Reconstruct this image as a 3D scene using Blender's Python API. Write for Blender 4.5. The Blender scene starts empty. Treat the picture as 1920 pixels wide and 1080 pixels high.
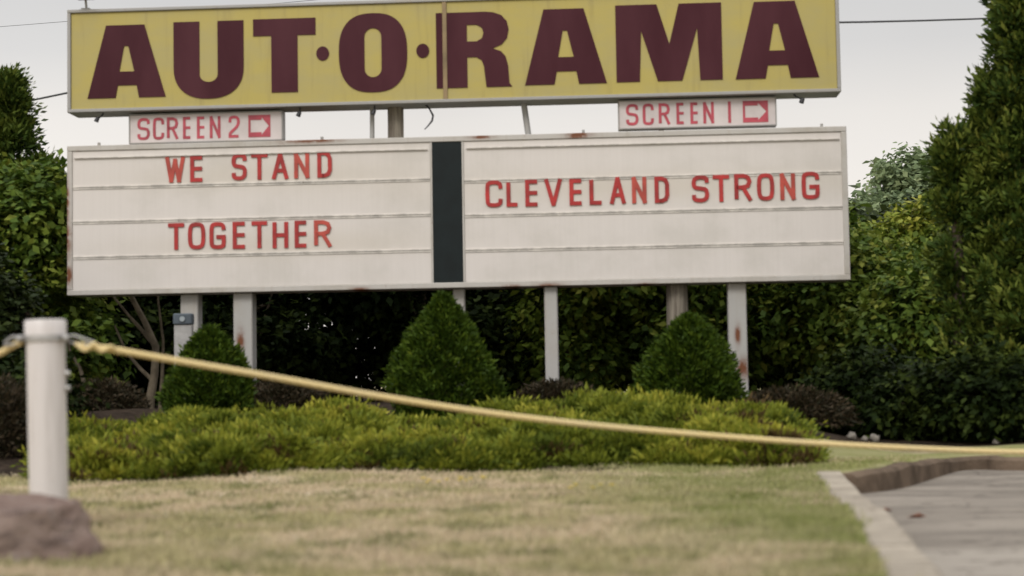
import bpy, math, random
import numpy as np
from mathutils import Vector, Matrix
from mathutils.geometry import tessellate_polygon
R = math.radians
random.seed(4); rng = np.random.default_rng(11)
sc = bpy.context.scene; COL = sc.collection

# ---------------------------------------------------------------- camera
EYE = 0.62; F = 3060.0
PITCH = math.atan(180/F); ROLL = R(-0.95)
cd = bpy.data.cameras.new('camera'); cam = bpy.data.objects.new('camera', cd); COL.objects.link(cam)
cd.sensor_width = 36; cd.lens = F/1920*36; cd.clip_start = 0.1; cd.clip_end = 3000
CM = Matrix.Translation((0, 0, EYE)) @ Matrix.Rotation(R(90)+PITCH, 4, 'X') @ Matrix.Rotation(ROLL, 4, 'Z')
cam.matrix_world = CM
sc.camera = cam
cd.dof.use_dof = True; cd.dof.focus_distance = 40; cd.dof.aperture_fstop = 1.8
# ---------------------------------------------------------------- world + sun (overcast)
SUN_EL, SUN_ROT = R(44), R(150)
w = bpy.data.worlds.new('World'); sc.world = w; w.use_nodes = True
nt = w.node_tree; nt.nodes.clear()
out = nt.nodes.new('ShaderNodeOutputWorld'); bg = nt.nodes.new('ShaderNodeBackground')
sky = nt.nodes.new('ShaderNodeTexSky'); sky.sky_type = 'NISHITA'; sky.sun_disc = False
sky.sun_elevation = SUN_EL; sky.sun_rotation = SUN_ROT; sky.dust_density = 4
tc = nt.nodes.new('ShaderNodeTexCoord'); sp = nt.nodes.new('ShaderNodeSeparateXYZ')
nt.links.new(tc.outputs['Generated'], sp.inputs[0])
ramp = nt.nodes.new('ShaderNodeValToRGB')           # overcast: bright haze low, greyer above, bright overhead
nt.links.new(sp.outputs['Z'], ramp.inputs[0])
el = ramp.color_ramp.elements
el[0].position = 0.0; el[0].color = (9.2, 8.7, 8.1, 1)
el[1].position = 1.0; el[1].color = (15, 15.1, 15.4, 1)
for p, c in ((0.10, (9.9, 9.35, 8.75)), (0.16, (8.7, 8.3, 7.85)), (0.20, (7.2, 7.05, 6.9)), (0.24, (6.8, 6.7, 6.6)), (0.33, (7.2, 7.1, 7.0)), (0.55, (11.5, 11.5, 11.7))):
    e = el.new(p); e.color = (*c, 1)
noi = nt.nodes.new('ShaderNodeTexNoise'); noi.inputs['Scale'].default_value = 3.2; noi.inputs['Detail'].default_value = 3
nt.links.new(tc.outputs['Generated'], noi.inputs['Vector'])
mr = nt.nodes.new('ShaderNodeMapRange'); mr.inputs[3].default_value = 0.93; mr.inputs[4].default_value = 1.07
mr.inputs[1].default_value = .3; mr.inputs[2].default_value = .7
nt.links.new(noi.outputs[0], mr.inputs[0])
mul = nt.nodes.new('ShaderNodeMix'); mul.data_type = 'RGBA'; mul.blend_type = 'MULTIPLY'; mul.inputs[0].default_value = 1
nt.links.new(ramp.outputs[0], mul.inputs[6]); nt.links.new(mr.outputs[0], mul.inputs[7])
mixs = nt.nodes.new('ShaderNodeMix'); mixs.data_type = 'RGBA'; mixs.inputs[0].default_value = 0.93
nt.links.new(sky.outputs[0], mixs.inputs[6]); nt.links.new(mul.outputs[2], mixs.inputs[7])
nt.links.new(mixs.outputs[2], bg.inputs[0]); bg.inputs[1].default_value = 0.1
nt.links.new(bg.outputs[0], out.inputs[0])
sd = bpy.data.lights.new('sun', 'SUN'); sd.energy = 1.5; sd.angle = R(20); sd.color = (1, .96, .9)
sun = bpy.data.objects.new('sun', sd); COL.objects.link(sun)
# the light comes from behind the camera, a little to the left
sun.rotation_euler = Vector((-0.45, -1.0, 1.05)).to_track_quat('Z', 'Y').to_euler()
sky.sun_rotation = math.atan2(-0.45, -1.0)
sc.view_settings.view_transform = 'Standard'; sc.view_settings.look = 'None'
sc.view_settings.exposure = 0.0; sc.view_settings.gamma = 1
sc.render.engine = 'CYCLES'

# ---------------------------------------------------------------- measuring helpers
def ray(px, py):
    return CM.to_3x3() @ Vector(((px-960)/F, -(py-540)/F, -1))
def D(px, py, d):            # point at forward distance d
    r = ray(px, py); t = d/r.y; return Vector((r.x*t, d, EYE+r.z*t))
def G(px, py, z=0.0):        # point on level z
    r = ray(px, py); t = (z-EYE)/r.z; return Vector((r.x*t, r.y*t, z))

# ---------------------------------------------------------------- material helpers
def mat(name, rough=.6, spec=.5, metal=0):
    m = bpy.data.materials.new(name); m.use_nodes = True
    b = m.node_tree.nodes['Principled BSDF']
    b.inputs['Roughness'].default_value = rough; b.inputs['Metallic'].default_value = metal
    b.inputs['Specular IOR Level'].default_value = spec
    return m, m.node_tree, b
def N(nt, t, **k):
    n = nt.nodes.new(t)
    for a, v in k.items(): setattr(n, a, v)
    return n
def coord(nt, scale=(1, 1, 1), kind='Object'):
    t = N(nt, 'ShaderNodeTexCoord'); m = N(nt, 'ShaderNodeMapping'); m.inputs['Scale'].default_value = scale
    nt.links.new(t.outputs[kind], m.inputs[0]); return m.outputs[0]
def noise(nt, vec, scale, detail=4, rough=.55, lo=.4, hi=.6):
    n = N(nt, 'ShaderNodeTexNoise'); n.inputs['Scale'].default_value = scale
    n.inputs['Detail'].default_value = detail; n.inputs['Roughness'].default_value = rough
    nt.links.new(vec, n.inputs['Vector'])
    r = N(nt, 'ShaderNodeMapRange'); r.interpolation_type = 'SMOOTHSTEP'
    r.inputs[1].default_value = lo; r.inputs[2].default_value = hi
    nt.links.new(n.outputs[0], r.inputs[0]); return r.outputs[0]
def mix(nt, f, a, b, mode='MIX'):
    m = N(nt, 'ShaderNodeMix', data_type='RGBA', blend_type=mode)
    for s, v in ((0, f), (6, a), (7, b)):
        if isinstance(v, (int, float)): m.inputs[s].default_value = v
        elif isinstance(v, tuple): m.inputs[s].default_value = (*v, 1)
        else: nt.links.new(v, m.inputs[s])
    return m.outputs[2]
def mul2(nt, a, b, op='MULTIPLY'):
    m = N(nt, 'ShaderNodeMath', operation=op)
    for s, v in ((0, a), (1, b)):
        if isinstance(v, (int, float)): m.inputs[s].default_value = v
        else: nt.links.new(v, m.inputs[s])
    return m.outputs[0]
def bump(nt, b, h, st=.3, dist=.02):
    n = N(nt, 'ShaderNodeBump'); n.inputs['Strength'].default_value = st; n.inputs['Distance'].default_value = dist
    nt.links.new(h, n.inputs['Height']); nt.links.new(n.outputs[0], b.inputs['Normal'])
def blob(nt, pts):            # stain mask: pts = (x, z, rx, rz) in object space
    t = N(nt, 'ShaderNodeTexCoord'); s = N(nt, 'ShaderNodeSeparateXYZ'); nt.links.new(t.outputs['Object'], s.inputs[0])
    acc = None
    for x, z, rx, rz in pts:
        a = mul2(nt, mul2(nt, s.outputs[0], x, 'SUBTRACT'), 1/rx); c = mul2(nt, mul2(nt, s.outputs[2], z, 'SUBTRACT'), 1/rz)
        q = mul2(nt, mul2(nt, a, a), mul2(nt, c, c), 'ADD')
        e = mul2(nt, 2.718, mul2(nt, q, -1.0), 'POWER')
        acc = e if acc is None else mul2(nt, acc, e, 'ADD')
    return acc
def simple(name, col, rough=.6, var=.15, scale=6, spec=.5, metal=0, bmp=0):
    m, t, b = mat(name, rough, spec, metal); v = coord(t)
    f = noise(t, v, scale, 6, .6, .3, .7)
    c = mix(t, f, tuple(x*(1-var) for x in col), tuple(min(1, x*(1+var)) for x in col))
    t.links.new(c, b.inputs['Base Color'])
    if bmp: bump(t, b, noise(t, v, scale*6, 8, .65, .2, .8), bmp, .01)
    return m
def painted(name, col, rust_pts=(), rust_amt=.5, grime=(.36, .32, .26)):
    m, t, b = mat(name, .5); v = coord(t)
    g = mul2(t, noise(t, v, 2.2, 8, .7, .45, .75), .6)
    c = mix(t, g, col, grime)
    st = noise(t, coord(t, (14, 14, .8)), 1.5, 4, .5, .5, .8)
    c = mix(t, mul2(t, st, .22), c, (.3, .22, .14))
    r = noise(t, v, 9, 8, .7, .62, .68)
    if rust_pts:
        k = mul2(t, blob(t, rust_pts), noise(t, v, 16, 6, .7, .2, .6))
        r = mul2(t, mul2(t, r, rust_amt), mul2(t, k, 1.4), 'ADD')
    else: r = mul2(t, r, rust_amt)
    r = mul2(t, r, 1.0, 'MINIMUM')
    c = mix(t, r, c, (.16, .05, .015)); t.links.new(c, b.inputs['Base Color'])
    bump(t, b, noise(t, v, 30, 5, .6, .2, .8), .15, .004)
    return m
def leafmat(name, cols, rough=.55, trans=.25, spec=.12):
    m, t, b = mat(name, rough, spec)
    a = N(t, 'ShaderNodeAttribute'); a.attribute_name = 'tint'
    r = N(t, 'ShaderNodeValToRGB'); r.color_ramp.interpolation = 'LINEAR'
    r.color_ramp.elements[0].position = 0; r.color_ramp.elements[0].color = (*cols[0], 1)
    r.color_ramp.elements[1].position = 1; r.color_ramp.elements[1].color = (*cols[-1], 1)
    for i, c in enumerate(cols[1:-1]):
        e = r.color_ramp.elements.new((i+1)/(len(cols)-1)); e.color = (*c, 1)
    t.links.new(a.outputs['Fac'], r.inputs[0]); t.links.new(r.outputs[0], b.inputs['Base Color'])
    tr = N(t, 'ShaderNodeBsdfTranslucent'); t.links.new(r.outputs[0], tr.inputs[0])
    ms = N(t, 'ShaderNodeMixShader'); ms.inputs[0].default_value = trans
    o = t.nodes['Material Output']
    t.links.new(b.outputs[0], ms.inputs[1]); t.links.new(tr.outputs[0], ms.inputs[2]); t.links.new(ms.outputs[0], o.inputs[0])
    return m

# ---------------------------------------------------------------- mesh helpers
class MB:
    def __init__(s): s.v = []; s.f = []; s.sm = []
    def add(s, vs, fs, smooth=False):
        o = len(s.v); s.v += [tuple(p) for p in vs]; s.f += [tuple(i+o for i in f) for f in fs]; s.sm += [smooth]*len(fs)
    def box(s, a, b, c=.006):                      # chamfered box
        x0, y0, z0 = a; x1, y1, z1 = b; c = min(c, (x1-x0)*.3, (y1-y0)*.3, (z1-z0)*.3)
        vs = []; idx = {}
        for ix in (0, 1):
            for iy in (0, 1):
                for iz in (0, 1):
                    X = (x0, x1)[ix]; Y = (y0, y1)[iy]; Z = (z0, z1)[iz]
                    sx = c*(1-2*ix); sy = c*(1-2*iy); sz = c*(1-2*iz)
                    idx[ix, iy, iz, 0] = len(vs); vs.append((X, Y+sy, Z+sz))
                    idx[ix, iy, iz, 1] = len(vs); vs.append((X+sx, Y, Z+sz))
                    idx[ix, iy, iz, 2] = len(vs); vs.append((X+sx, Y+sy, Z))
        fs = []
        q = [(0, 0), (1, 0), (1, 1), (0, 1)]
        for e in (0, 1):
            f = [idx[e, a_, b_, 0] for a_, b_ in q]; fs.append(f if e else f[::-1])
            f = [idx[a_, e, b_, 1] for a_, b_ in q]; fs.append(f[::-1] if e else f)
            f = [idx[a_, b_, e, 2] for a_, b_ in q]; fs.append(f if e else f[::-1])
        for a_ in (0, 1):
            for b_ in (0, 1):
                f = [idx[0, a_, b_, 1], idx[1, a_, b_, 1], idx[1, a_, b_, 2], idx[0, a_, b_, 2]]; fs.append(f if a_ != b_ else f[::-1])
                f = [idx[a_, 0, b_, 0], idx[a_, 1, b_, 0], idx[a_, 1, b_, 2], idx[a_, 0, b_, 2]]; fs.append(f if a_ == b_ else f[::-1])
                f = [idx[a_, b_, 0, 0], idx[a_, b_, 1, 0], idx[a_, b_, 1, 1], idx[a_, b_, 0, 1]]; fs.append(f if a_ != b_ else f[::-1])
        for a_ in (0, 1):
            for b_ in (0, 1):
                for c_ in (0, 1):
                    f = [idx[a_, b_, c_, k] for k in range(3)]; fs.append(f if (a_+b_+c_) % 2 else f[::-1])
        s.add(vs, fs)
    def tube(s, pts, rad, n=10, cap=True, rough=0):
        pts = [Vector(p) for p in pts]
        if isinstance(rad, (int, float)): rad = [rad]*len(pts)
        vs = []; prev = None
        for i, p in enumerate(pts):
            d = (pts[min(i+1, len(pts)-1)]-pts[max(i-1, 0)]).normalized()
            if prev is None:
                prev = d.orthogonal().normalized()
            u = (prev - d*prev.dot(d)).normalized(); prev = u; v = d.cross(u)
            for k in range(n):
                a = 2*math.pi*k/n; rr = rad[i]*(1+rough*random.uniform(-1, 1))
                vs.append(p+u*math.cos(a)*rr+v*math.sin(a)*rr)
        fs = [(i*n+k, i*n+(k+1) % n, (i+1)*n+(k+1) % n, (i+1)*n+k) for i in range(len(pts)-1) for k in range(n)]
        s.add(vs, fs, True)
        if cap:
            s.add(vs[:n], [tuple(range(n))[::-1]]); s.add(vs[-n:], [tuple(range(n))])
    def prism(s, contours, y0, y1):                # contours in (x,z); first outer, rest holes; front at y0
        vl = [[Vector((x, z, 0)) for x, z in c] for c in contours]
        flat = [p for c in vl for p in c]; tr = tessellate_polygon(vl); n = len(flat)
        vs = [(p.x, y0, p.y) for p in flat]+[(p.x, y1, p.y) for p in flat]
        fs = []
        for t in tr:
            a, b, c = (flat[i] for i in t); cr = (b-a).cross(c-a).z
            t = tuple(t) if cr > 0 else tuple(t)[::-1]
            fs.append(t); fs.append(tuple(i+n for i in t)[::-1])
        o = 0
        for c in vl:
            m = len(c)
            for i in range(m):
                j = (i+1) % m; fs.append((o+i, o+i+n, o+j+n, o+j))
            o += m
        s.add(vs, fs)
    def ribbon(s, pts, t, y0, y1, closed=False):
        pts = [Vector((p[0], p[1])) for p in pts]; n = len(pts); L = []; Rr = []
        for i in range(n):
            if closed: a = pts[i-1]; c = pts[(i+1) % n]
            else: a = pts[i-1] if i else None; c = pts[i+1] if i < n-1 else None
            p = pts[i]
            d1 = (p-a).normalized() if a is not None else (c-p).normalized()
            d2 = (c-p).normalized() if c is not None else d1
            n1 = Vector((-d1.y, d1.x)); n2 = Vector((-d2.y, d2.x)); m = (n1+n2)
            m = m.normalized() if m.length > 1e-6 else n1
            k = min(1/max(m.dot(n1), .35), 1.9)
            L.append(p+m*k*t/2); Rr.append(p-m*k*t/2)
        vs = []
        for l, r in zip(L, Rr): vs += [(l.x, y0, l.y), (r.x, y0, r.y), (l.x, y1, l.y), (r.x, y1, r.y)]
        fs = []
        for i in range(n if closed else n-1):
            a = i*4; b = ((i+1) % n)*4
            fs += [(a, a+1, b+1, b), (a+2, b+2, b+3, a+3), (a, b, b+2, a+2), (a+1, a+3, b+3, b+1)]
        if not closed: fs += [(0, 2, 3, 1), (4*n-4, 4*n-3, 4*n-1, 4*n-2)]
        s.add(vs, fs)
    def build(s, name, m, parent=None):
        me = bpy.data.meshes.new(name); me.from_pydata(s.v, [], s.f); me.update()
        me.polygons.foreach_set('use_smooth', s.sm)
        me.materials.append(m); o = bpy.data.objects.new(name, me); COL.objects.link(o)
        if parent: o.parent = parent
        return o
def tag(o, label=None, cat=None, group=None, kind=None):
    if label: o['label'] = label
    if cat: o['category'] = cat
    if group: o['group'] = group
    if kind: o['kind'] = kind
    return o
def empty(name, loc, rz=0, label=None, cat=None, group=None):
    o = bpy.data.objects.new(name, None); COL.objects.link(o); o.location = loc; o.rotation_euler.z = rz
    o.empty_display_size = .2
    return tag(o, label, cat, group)
def quads(name, V, tint, m, parent=None):
    """V: (n,4,3) array of diamond leaves, tint: (n,)"""
    n = len(V); me = bpy.data.meshes.new(name)
    me.vertices.add(n*4); me.vertices.foreach_set('co', V.reshape(-1).astype(np.float32))
    me.loops.add(n*4); me.loops.foreach_set('vertex_index', np.arange(n*4, dtype=np.int32))
    me.polygons.add(n); me.polygons.foreach_set('loop_start', np.arange(0, n*4, 4, dtype=np.int32))
    me.polygons.foreach_set('loop_total', np.full(n, 4, dtype=np.int32))
    me.update(calc_edges=True)
    a = me.attributes.new('tint', 'FLOAT', 'FACE'); a.data.foreach_set('value', np.clip(tint, 0, 1).astype(np.float32))
    me.materials.append(m); o = bpy.data.objects.new(name, me); COL.objects.link(o)
    if parent: o.parent = parent
    return o
def unit(a): return a/np.maximum(np.linalg.norm(a, axis=-1, keepdims=True), 1e-6)
def leaves(P, axis, normal, L, W):
    """diamond leaf quads from base P along axis"""
    side = unit(np.cross(axis, normal)); n2 = unit(np.cross(side, axis))
    L = L[:, None]; W = W[:, None]
    b = P; t = P+axis*L - n2*L*.12; l = P+axis*L*.45+side*W*.5; r = P+axis*L*.45-side*W*.5
    return np.stack([b, l, t, r], 1)

# ---------------------------------------------------------------- terrain
def S(t, a, b):
    t = np.clip((t-a)/(b-a), 0, 1); return t*t*(3-2*t)
def hf(x, y):
    x = np.asarray(x, float); y = np.asarray(y, float)
    front = -1.0*(1-S(y, 1.2, 4.0))
    bed = .40*S(y, 12.0, 16.5)*(1-S(x, 1.9, 3.6)*(1-S(y, 16, 21)))
    lump = .018*np.sin(x*1.7+y*.9)+.012*np.sin(x*3.1-y*2.3+1)+.008*np.sin(y*5.2+x*4.1)
    near = S(y, 3.0, 5)*(1-S(y, 60, 90))
    return front+bed+lump*near
# the driveway's edge (kerb centre lines), taken on the lawn level
k1 = [Vector((0.55, 1.2, 0)), Vector((0.85, 3.0, 0)), G(1722, 1085), G(1668, 1015), G(1622, 955), G(1590, 918), G(1556, 892)]
k2 = [G(1590, 893), G(1650, 885), G(1720, 868), G(1785, 856), G(1850, 854), G(1930, 855), Vector((5.6, 12.4, 0)), Vector((9.5, 12.2, 0))]
def catmull(pts, n=8):
    P = [pts[0]*2-pts[1]]+list(pts)+[pts[-1]*2-pts[-2]]; o = []
    for i in range(1, len(P)-2):
        for k in range(n):
            t = k/n; a, b, c, d = P[i-1:i+3]
            o.append(.5*((2*b)+(c-a)*t+(2*a-5*b+4*c-d)*t*t+(3*b-a-3*c+d)*t**3))
    o.append(P[-2]); return o
K1 = catmull(k1); K2 = catmull(k2)
poly = [(p.x, p.y) for p in K1+K2]+[(9.5, 1.2)]
def inside(x, y):
    r = np.zeros(x.shape, bool); n = len(poly)
    for i in range(n):
        x1, y1 = poly[i]; x2, y2 = poly[(i+1) % n]
        c = ((y1 > y) != (y2 > y)) & (x < (x2-x1)*(y-y1)/((y2-y1) if abs(y2-y1) > 1e-9 else 1e-9)+x1)
        r ^= c
    return r
def gridmesh(name, xs, ys, zf, m, keep=None, parent=None):
    X, Y = np.meshgrid(xs, ys); Z = zf(X, Y); nx = len(xs); ny = len(ys)
    V = np.stack([X, Y, Z], -1).reshape(-1, 3)
    I = np.arange(nx*ny).reshape(ny, nx)
    Fq = np.stack([I[:-1, :-1], I[:-1, 1:], I[1:, 1:], I[1:, :-1]], -1).reshape(-1, 4)
    if keep is not None:
        K = keep(X, Y); k = (K[:-1, :-1] | K[:-1, 1:] | K[1:, 1:] | K[1:, :-1]).reshape(-1); Fq = Fq[k]
    n = len(Fq); me = bpy.data.meshes.new(name)
    me.vertices.add(len(V)); me.vertices.foreach_set('co', V.reshape(-1).astype(np.float32))
    me.loops.add(n*4); me.loops.foreach_set('vertex_index', Fq.reshape(-1).astype(np.int32))
    me.polygons.add(n); me.polygons.foreach_set('loop_start', np.arange(0, n*4, 4, dtype=np.int32))
    me.polygons.foreach_set('loop_total', np.full(n, 4, dtype=np.int32)); me.update(calc_edges=True)
    me.polygons.foreach_set('use_smooth', np.ones(n, bool)); me.materials.append(m)
    o = bpy.data.objects.new(name, me); COL.objects.link(o); return o

def lawn_nodes(t, blades=False):
    v = coord(t)
    c = mix(t, noise(t, coord(t, (.8, 1.3, 1)), 1.3, 5, .6, .44, .58), (.55, .455, .315), (.42, .375, .205))
    c = mix(t, mul2(t, noise(t, coord(t, (1.0, 1.5, 1)), 2.7, 5, .6, .52, .62), .85), c, (.19, .20, .075))
    c = mix(t, mul2(t, noise(t, coord(t, (.9, 1.6, 1.3)), 5.3, 5, .6, .52, .7), .5), c, (.62, .51, .38))
    # greener along the driveway
    s = N(t, 'ShaderNodeSeparateXYZ'); t.links.new(v, s.inputs[0])
    r = N(t, 'ShaderNodeMapRange'); r.inputs[1].default_value = .3; r.inputs[2].default_value = 1.1; t.links.new(s.outputs[0], r.inputs[0])
    c = mix(t, mul2(t, mul2(t, r.outputs[0], .72), noise(t, coord(t, (.35, 1.6, 1)), 1.3, 4, .6, .36, .54)), c, (.21, .24, .07))
    if blades:
        a = N(t, 'ShaderNodeAttribute'); a.attribute_name = 'tint'
        k = N(t, 'ShaderNodeMapRange'); k.inputs[3].default_value = .8; k.inputs[4].default_value = 1.2; t.links.new(a.outputs['Fac'], k.inputs[0])
        c = mix(t, 1.0, c, k.outputs[0], 'MULTIPLY')
    return v, c
m_ground, t, b = mat('lawn_and_soil', .95, .1)
v, c = lawn_nodes(t)
c = mix(t, noise(t, v, 45, 4, .6, .3, .7), mix(t, .25, c, (.3, .22, .13)), c)
soil = mix(t, noise(t, v, 9, 6, .7, .35, .65), (.022, .016, .011), (.06, .042, .03))
s = N(t, 'ShaderNodeSeparateXYZ'); t.links.new(v, s.inputs[0])
yy = mul2(t, s.outputs[1], mul2(t, noise(t, v, 1.2, 3, .6, .2, .8), .7), 'ADD')
r = N(t, 'ShaderNodeMapRange'); r.inputs[1].default_value = 11.9; r.inputs[2].default_value = 12.3; t.links.new(yy, r.inputs[0])
rx = N(t, 'ShaderNodeMapRange'); rx.inputs[1].default_value = 1.95; rx.inputs[2].default_value = 2.05; rx.inputs[3].default_value = 1; rx.inputs[4].default_value = 0
t.links.new(s.outputs[0], rx.inputs[0])
r2 = N(t, 'ShaderNodeMapRange'); r2.inputs[1].default_value = 14.3; r2.inputs[2].default_value = 14.9; t.links.new(yy, r2.inputs[0])
r3 = N(t, 'ShaderNodeMapRange'); r3.inputs[1].default_value = 34; r3.inputs[2].default_value = 38; r3.inputs[3].default_value = 1; r3.inputs[4].default_value = 0; t.links.new(s.outputs[1], r3.inputs[0])
k = mul2(t, mul2(t, mul2(t, r.outputs[0], rx.outputs[0]), r2.outputs[0], 'MAXIMUM'), r3.outputs[0])
t.links.new(mix(t, k, c, soil), b.inputs['Base Color'])
bump(t, b, noise(t, v, 60, 6, .7, .2, .8), .6, .02)
xs = np.concatenate([[-600, -300, -120, -60, -30, -18, -12], np.arange(-9, 10, .08), [12, 18, 30, 60, 120, 300, 600]])
ys = np.concatenate([[-200, -60, -20, -6, -2], np.arange(0, 24, .08), [26, 30, 40, 60, 90, 150, 300, 900]])
gr = gridmesh('ground', xs, ys, lambda X, Y: hf(X, Y)-np.where(inside(X, Y), .22, 0), m_ground); tag(gr, kind='structure')
# asphalt drive
m_asph, t, b = mat('asphalt_drive', .9, .2)
v = coord(t); f = noise(t, coord(t, (.5, 1.5, 1)), 1.6, 6, .6, .35, .65)
c = mix(t, f, (.20, .173, .142), (.33, .288, .238))
c = mix(t, noise(t, v, 70, 3, .6, .3, .7), mix(t, .3, c, (.1, .09, .085)), c)
s = N(t, 'ShaderNodeSeparateXYZ'); t.links.new(v, s.inputs[0])
r = N(t, 'ShaderNodeMapRange'); r.inputs[1].default_value = 7.35; r.inputs[2].default_value = 7.5; r.inputs[3].default_value = 1; r.inputs[4].default_value = 0
t.links.new(mul2(t, s.outputs[1], mul2(t, noise(t, v, 1.5, 3, .6, 0, 1), .5), 'ADD'), r.inputs[0])
c = mix(t, mul2(t, r.outputs[0], .8), c, (.37, .33, .28))
vo = N(t, 'ShaderNodeTexVoronoi', feature='DISTANCE_TO_EDGE'); vo.inputs['Scale'].default_value = 1.5
nn = N(t, 'ShaderNodeTexNoise'); nn.inputs['Scale'].default_value = 2.5; t.links.new(v, nn.inputs['Vector'])
mv = N(t, 'ShaderNodeMix', data_type='RGBA'); mv.inputs[0].default_value = .35; t.links.new(v, mv.inputs[6]); t.links.new(nn.outputs['Color'], mv.inputs[7])
t.links.new(mv.outputs[2], vo.inputs['Vector'])
r = N(t, 'ShaderNodeMapRange'); r.inputs[1].default_value = .0; r.inputs[2].default_value = .018; r.inputs[3].default_value = 1; r.inputs[4].default_value = 0
t.links.new(vo.outputs['Distance'], r.inputs[0])
ck = mul2(t, r.outputs[0], noise(t, v, .9, 3, .5, .42, .6))
c = mix(t, mul2(t, ck, .6), c, (.06, .05, .04))
c = mix(t, noise(t, coord(t, (1, 2.2, 1)), 4.5, 7, .7, .56, .64), c, (.13, .11, .09))
c = mix(t, mul2(t, noise(t, v, 130, 2, .5, .62, .7), .6), c, (.45, .40, .34))
# dirt gathered along the far kerb
t.links.new(c, b.inputs['Base Color']); bump(t, b, noise(t, v, 90, 5, .7, .2, .8), .5, .01)
asp = gridmesh('driveway', np.arange(.3, 9.6, .08), np.arange(1.2, 14.6, .08), lambda X, Y: hf(X, Y)*0+(-1.0*(1-S(Y, 1.2, 4.0)))-.12+.012*np.sin(X*2+Y),
               m_asph, keep=inside); tag(asp, kind='structure')
def jointed(m):
    t = m.node_tree; b = t.nodes['Principled BSDF']; l = b.inputs['Base Color'].links[0].from_socket
    w_ = N(t, 'ShaderNodeTexWave', wave_type='BANDS', bands_direction='Y'); w_.inputs['Scale'].default_value = .42; w_.inputs['Distortion'].default_value = 0
    t.links.new(coord(t), w_.inputs['Vector']); r_ = N(t, 'ShaderNodeMapRange'); r_.inputs[1].default_value = .0; r_.inputs[2].default_value = .004; r_.inputs[3].default_value = .8; r_.inputs[4].default_value = 0
    t.links.new(w_.outputs['Fac'], r_.inputs[0]); c = mix(t, r_.outputs[0], l, (.06, .05, .04)); c = mix(t, noise(t, coord(t), 11, 7, .75, .56, .66), c, (.16, .13, .095)); t.links.new(c, b.inputs['Base Color'])
m_kerb = simple('kerb_concrete', (.34, .295, .235), .9, .22, 3, .2, bmp=.5)
m_kerbd = simple('shaded_kerb_concrete', (.125, .092, .066), .95, .4, 3, .1, bmp=.6)  # far kerb: the shade on its face is put into a darker colour
def kerb(path, wd, mt, top=.012, name='kerb'):
    prof = [(-wd/2, -.26), (-wd/2, top-.02), (-wd/2+.02, top), (wd/2-.035, top), (wd/2-.008, top-.025), (wd/2, -.26)]
    vs = []; 
    for i, p in enumerate(path):
        d = (path[min(i+1, len(path)-1)]-path[max(i-1, 0)]).normalized(); n = Vector((d.y, -d.x, 0))
        h = float(hf(p.x, p.y)); j = .003*math.sin(i*.7)
        for a, z in prof: q = p+n*(a+j); vs.append((q.x, q.y, h+z))
    m = len(prof); fs = [(i*m+k, i*m+k+1, (i+1)*m+k+1, (i+1)*m+k) for i in range(len(path)-1) for k in range(m-1)]
    fs += [tuple(range(m)), tuple(range((len(path)-1)*m, len(path)*m))[::-1]]
    o = MB(); o.add(vs, fs); ob = o.build(name, mt); tag(ob, kind='structure'); return ob
jointed(m_kerb); kerb(K1, .19, m_kerb)
kerb(K2, .13, m_kerbd, .0)
# road that the picture was taken from
rd = gridmesh('road', np.array([-60., -10, 0, 10, 60]), np.array([-7., -3, 1.0]), lambda X, Y: X*0-.975, m_asph); tag(rd, kind='structure')

# lawn grass blades
m_blade, t, b = mat('lawn_blades', .9, .1)
v, c = lawn_nodes(t, True); t.links.new(c, b.inputs['Base Color'])
n = 230000
y = 4.2+(12.6-4.2)*rng.random(n)**1.35; x = (rng.random(n)*2-1)*(y*.345+.3)
ok = ~inside(x, y) & (np.sin(x*2.3+y*1.1)*np.sin(y*3.7-x*1.3)+rng.random(n)*1.9 > .1); x = x[ok]; y = y[ok]
dmin = np.full(len(x), 9.)
for p in K1+K2: dmin = np.minimum(dmin, np.hypot(x-p.x, y-p.y))
ok = dmin > .105; x = x[ok]; y = y[ok]; n = len(x)
P = np.stack([x, y, hf(x, y)-.004], -1)
a = rng.random(n)*6.283; tl = rng.random(n)*.95
ax = unit(np.stack([np.cos(a)*tl, np.sin(a)*tl, .55+0*a], -1)); nm = unit(np.stack([np.sin(a), -np.cos(a), .2+0*a], -1))
Lh = .022+.03*rng.random(n)**2
quads('lawn_grass', leaves(P, ax, nm, Lh, .006+.004*rng.random(n)), rng.random(n), m_blade)
tag(bpy.data.objects['lawn_grass'], 'short dry tan and green grass covering the lawn before the hedge', 'grass', kind='stuff')

# ---------------------------------------------------------------- vegetation
m_bark = simple('bark', (.12, .095, .07), .95, .35, 8, .1, bmp=.6)
m_broad = leafmat('broad_leaves', [(.026, .05, .009), (.075, .125, .018), (.15, .205, .028), (.30, .31, .055)])
m_bright = leafmat('yellow_green_leaves', [(.03, .05, .008), (.11, .155, .018), (.25, .28, .035), (.42, .40, .07)])
m_dark = leafmat('shaded_wood_leaves', [(.010, .017, .005), (.02, .032, .008), (.045, .06, .012)], trans=.15)  # shade inside the wood is put into a dark leaf colour
m_black = leafmat('shade_darkened_leaves', [(.006, .010, .003), (.012, .021, .005), (.045, .062, .012)], trans=.1, spec=.04)  # darker copy: deep shade under the trees painted into the leaves
m_far = leafmat('haze_paled_leaves', [(.12, .165, .09), (.20, .26, .13), (.30, .35, .18)])  # distance haze painted in as paler greens
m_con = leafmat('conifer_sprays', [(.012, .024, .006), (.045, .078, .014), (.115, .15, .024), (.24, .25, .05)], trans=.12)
m_yew = leafmat('yew_needles', [(.014, .028, .004), (.038, .07, .007), (.075, .115, .010), (.14, .17, .016)], trans=.12)
m_jun = leafmat('juniper_sprays', [(.085, .055, .02), (.025, .042, .009), (.085, .115, .013), (.20, .225, .024), (.37, .345, .045)], trans=.2)
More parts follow.
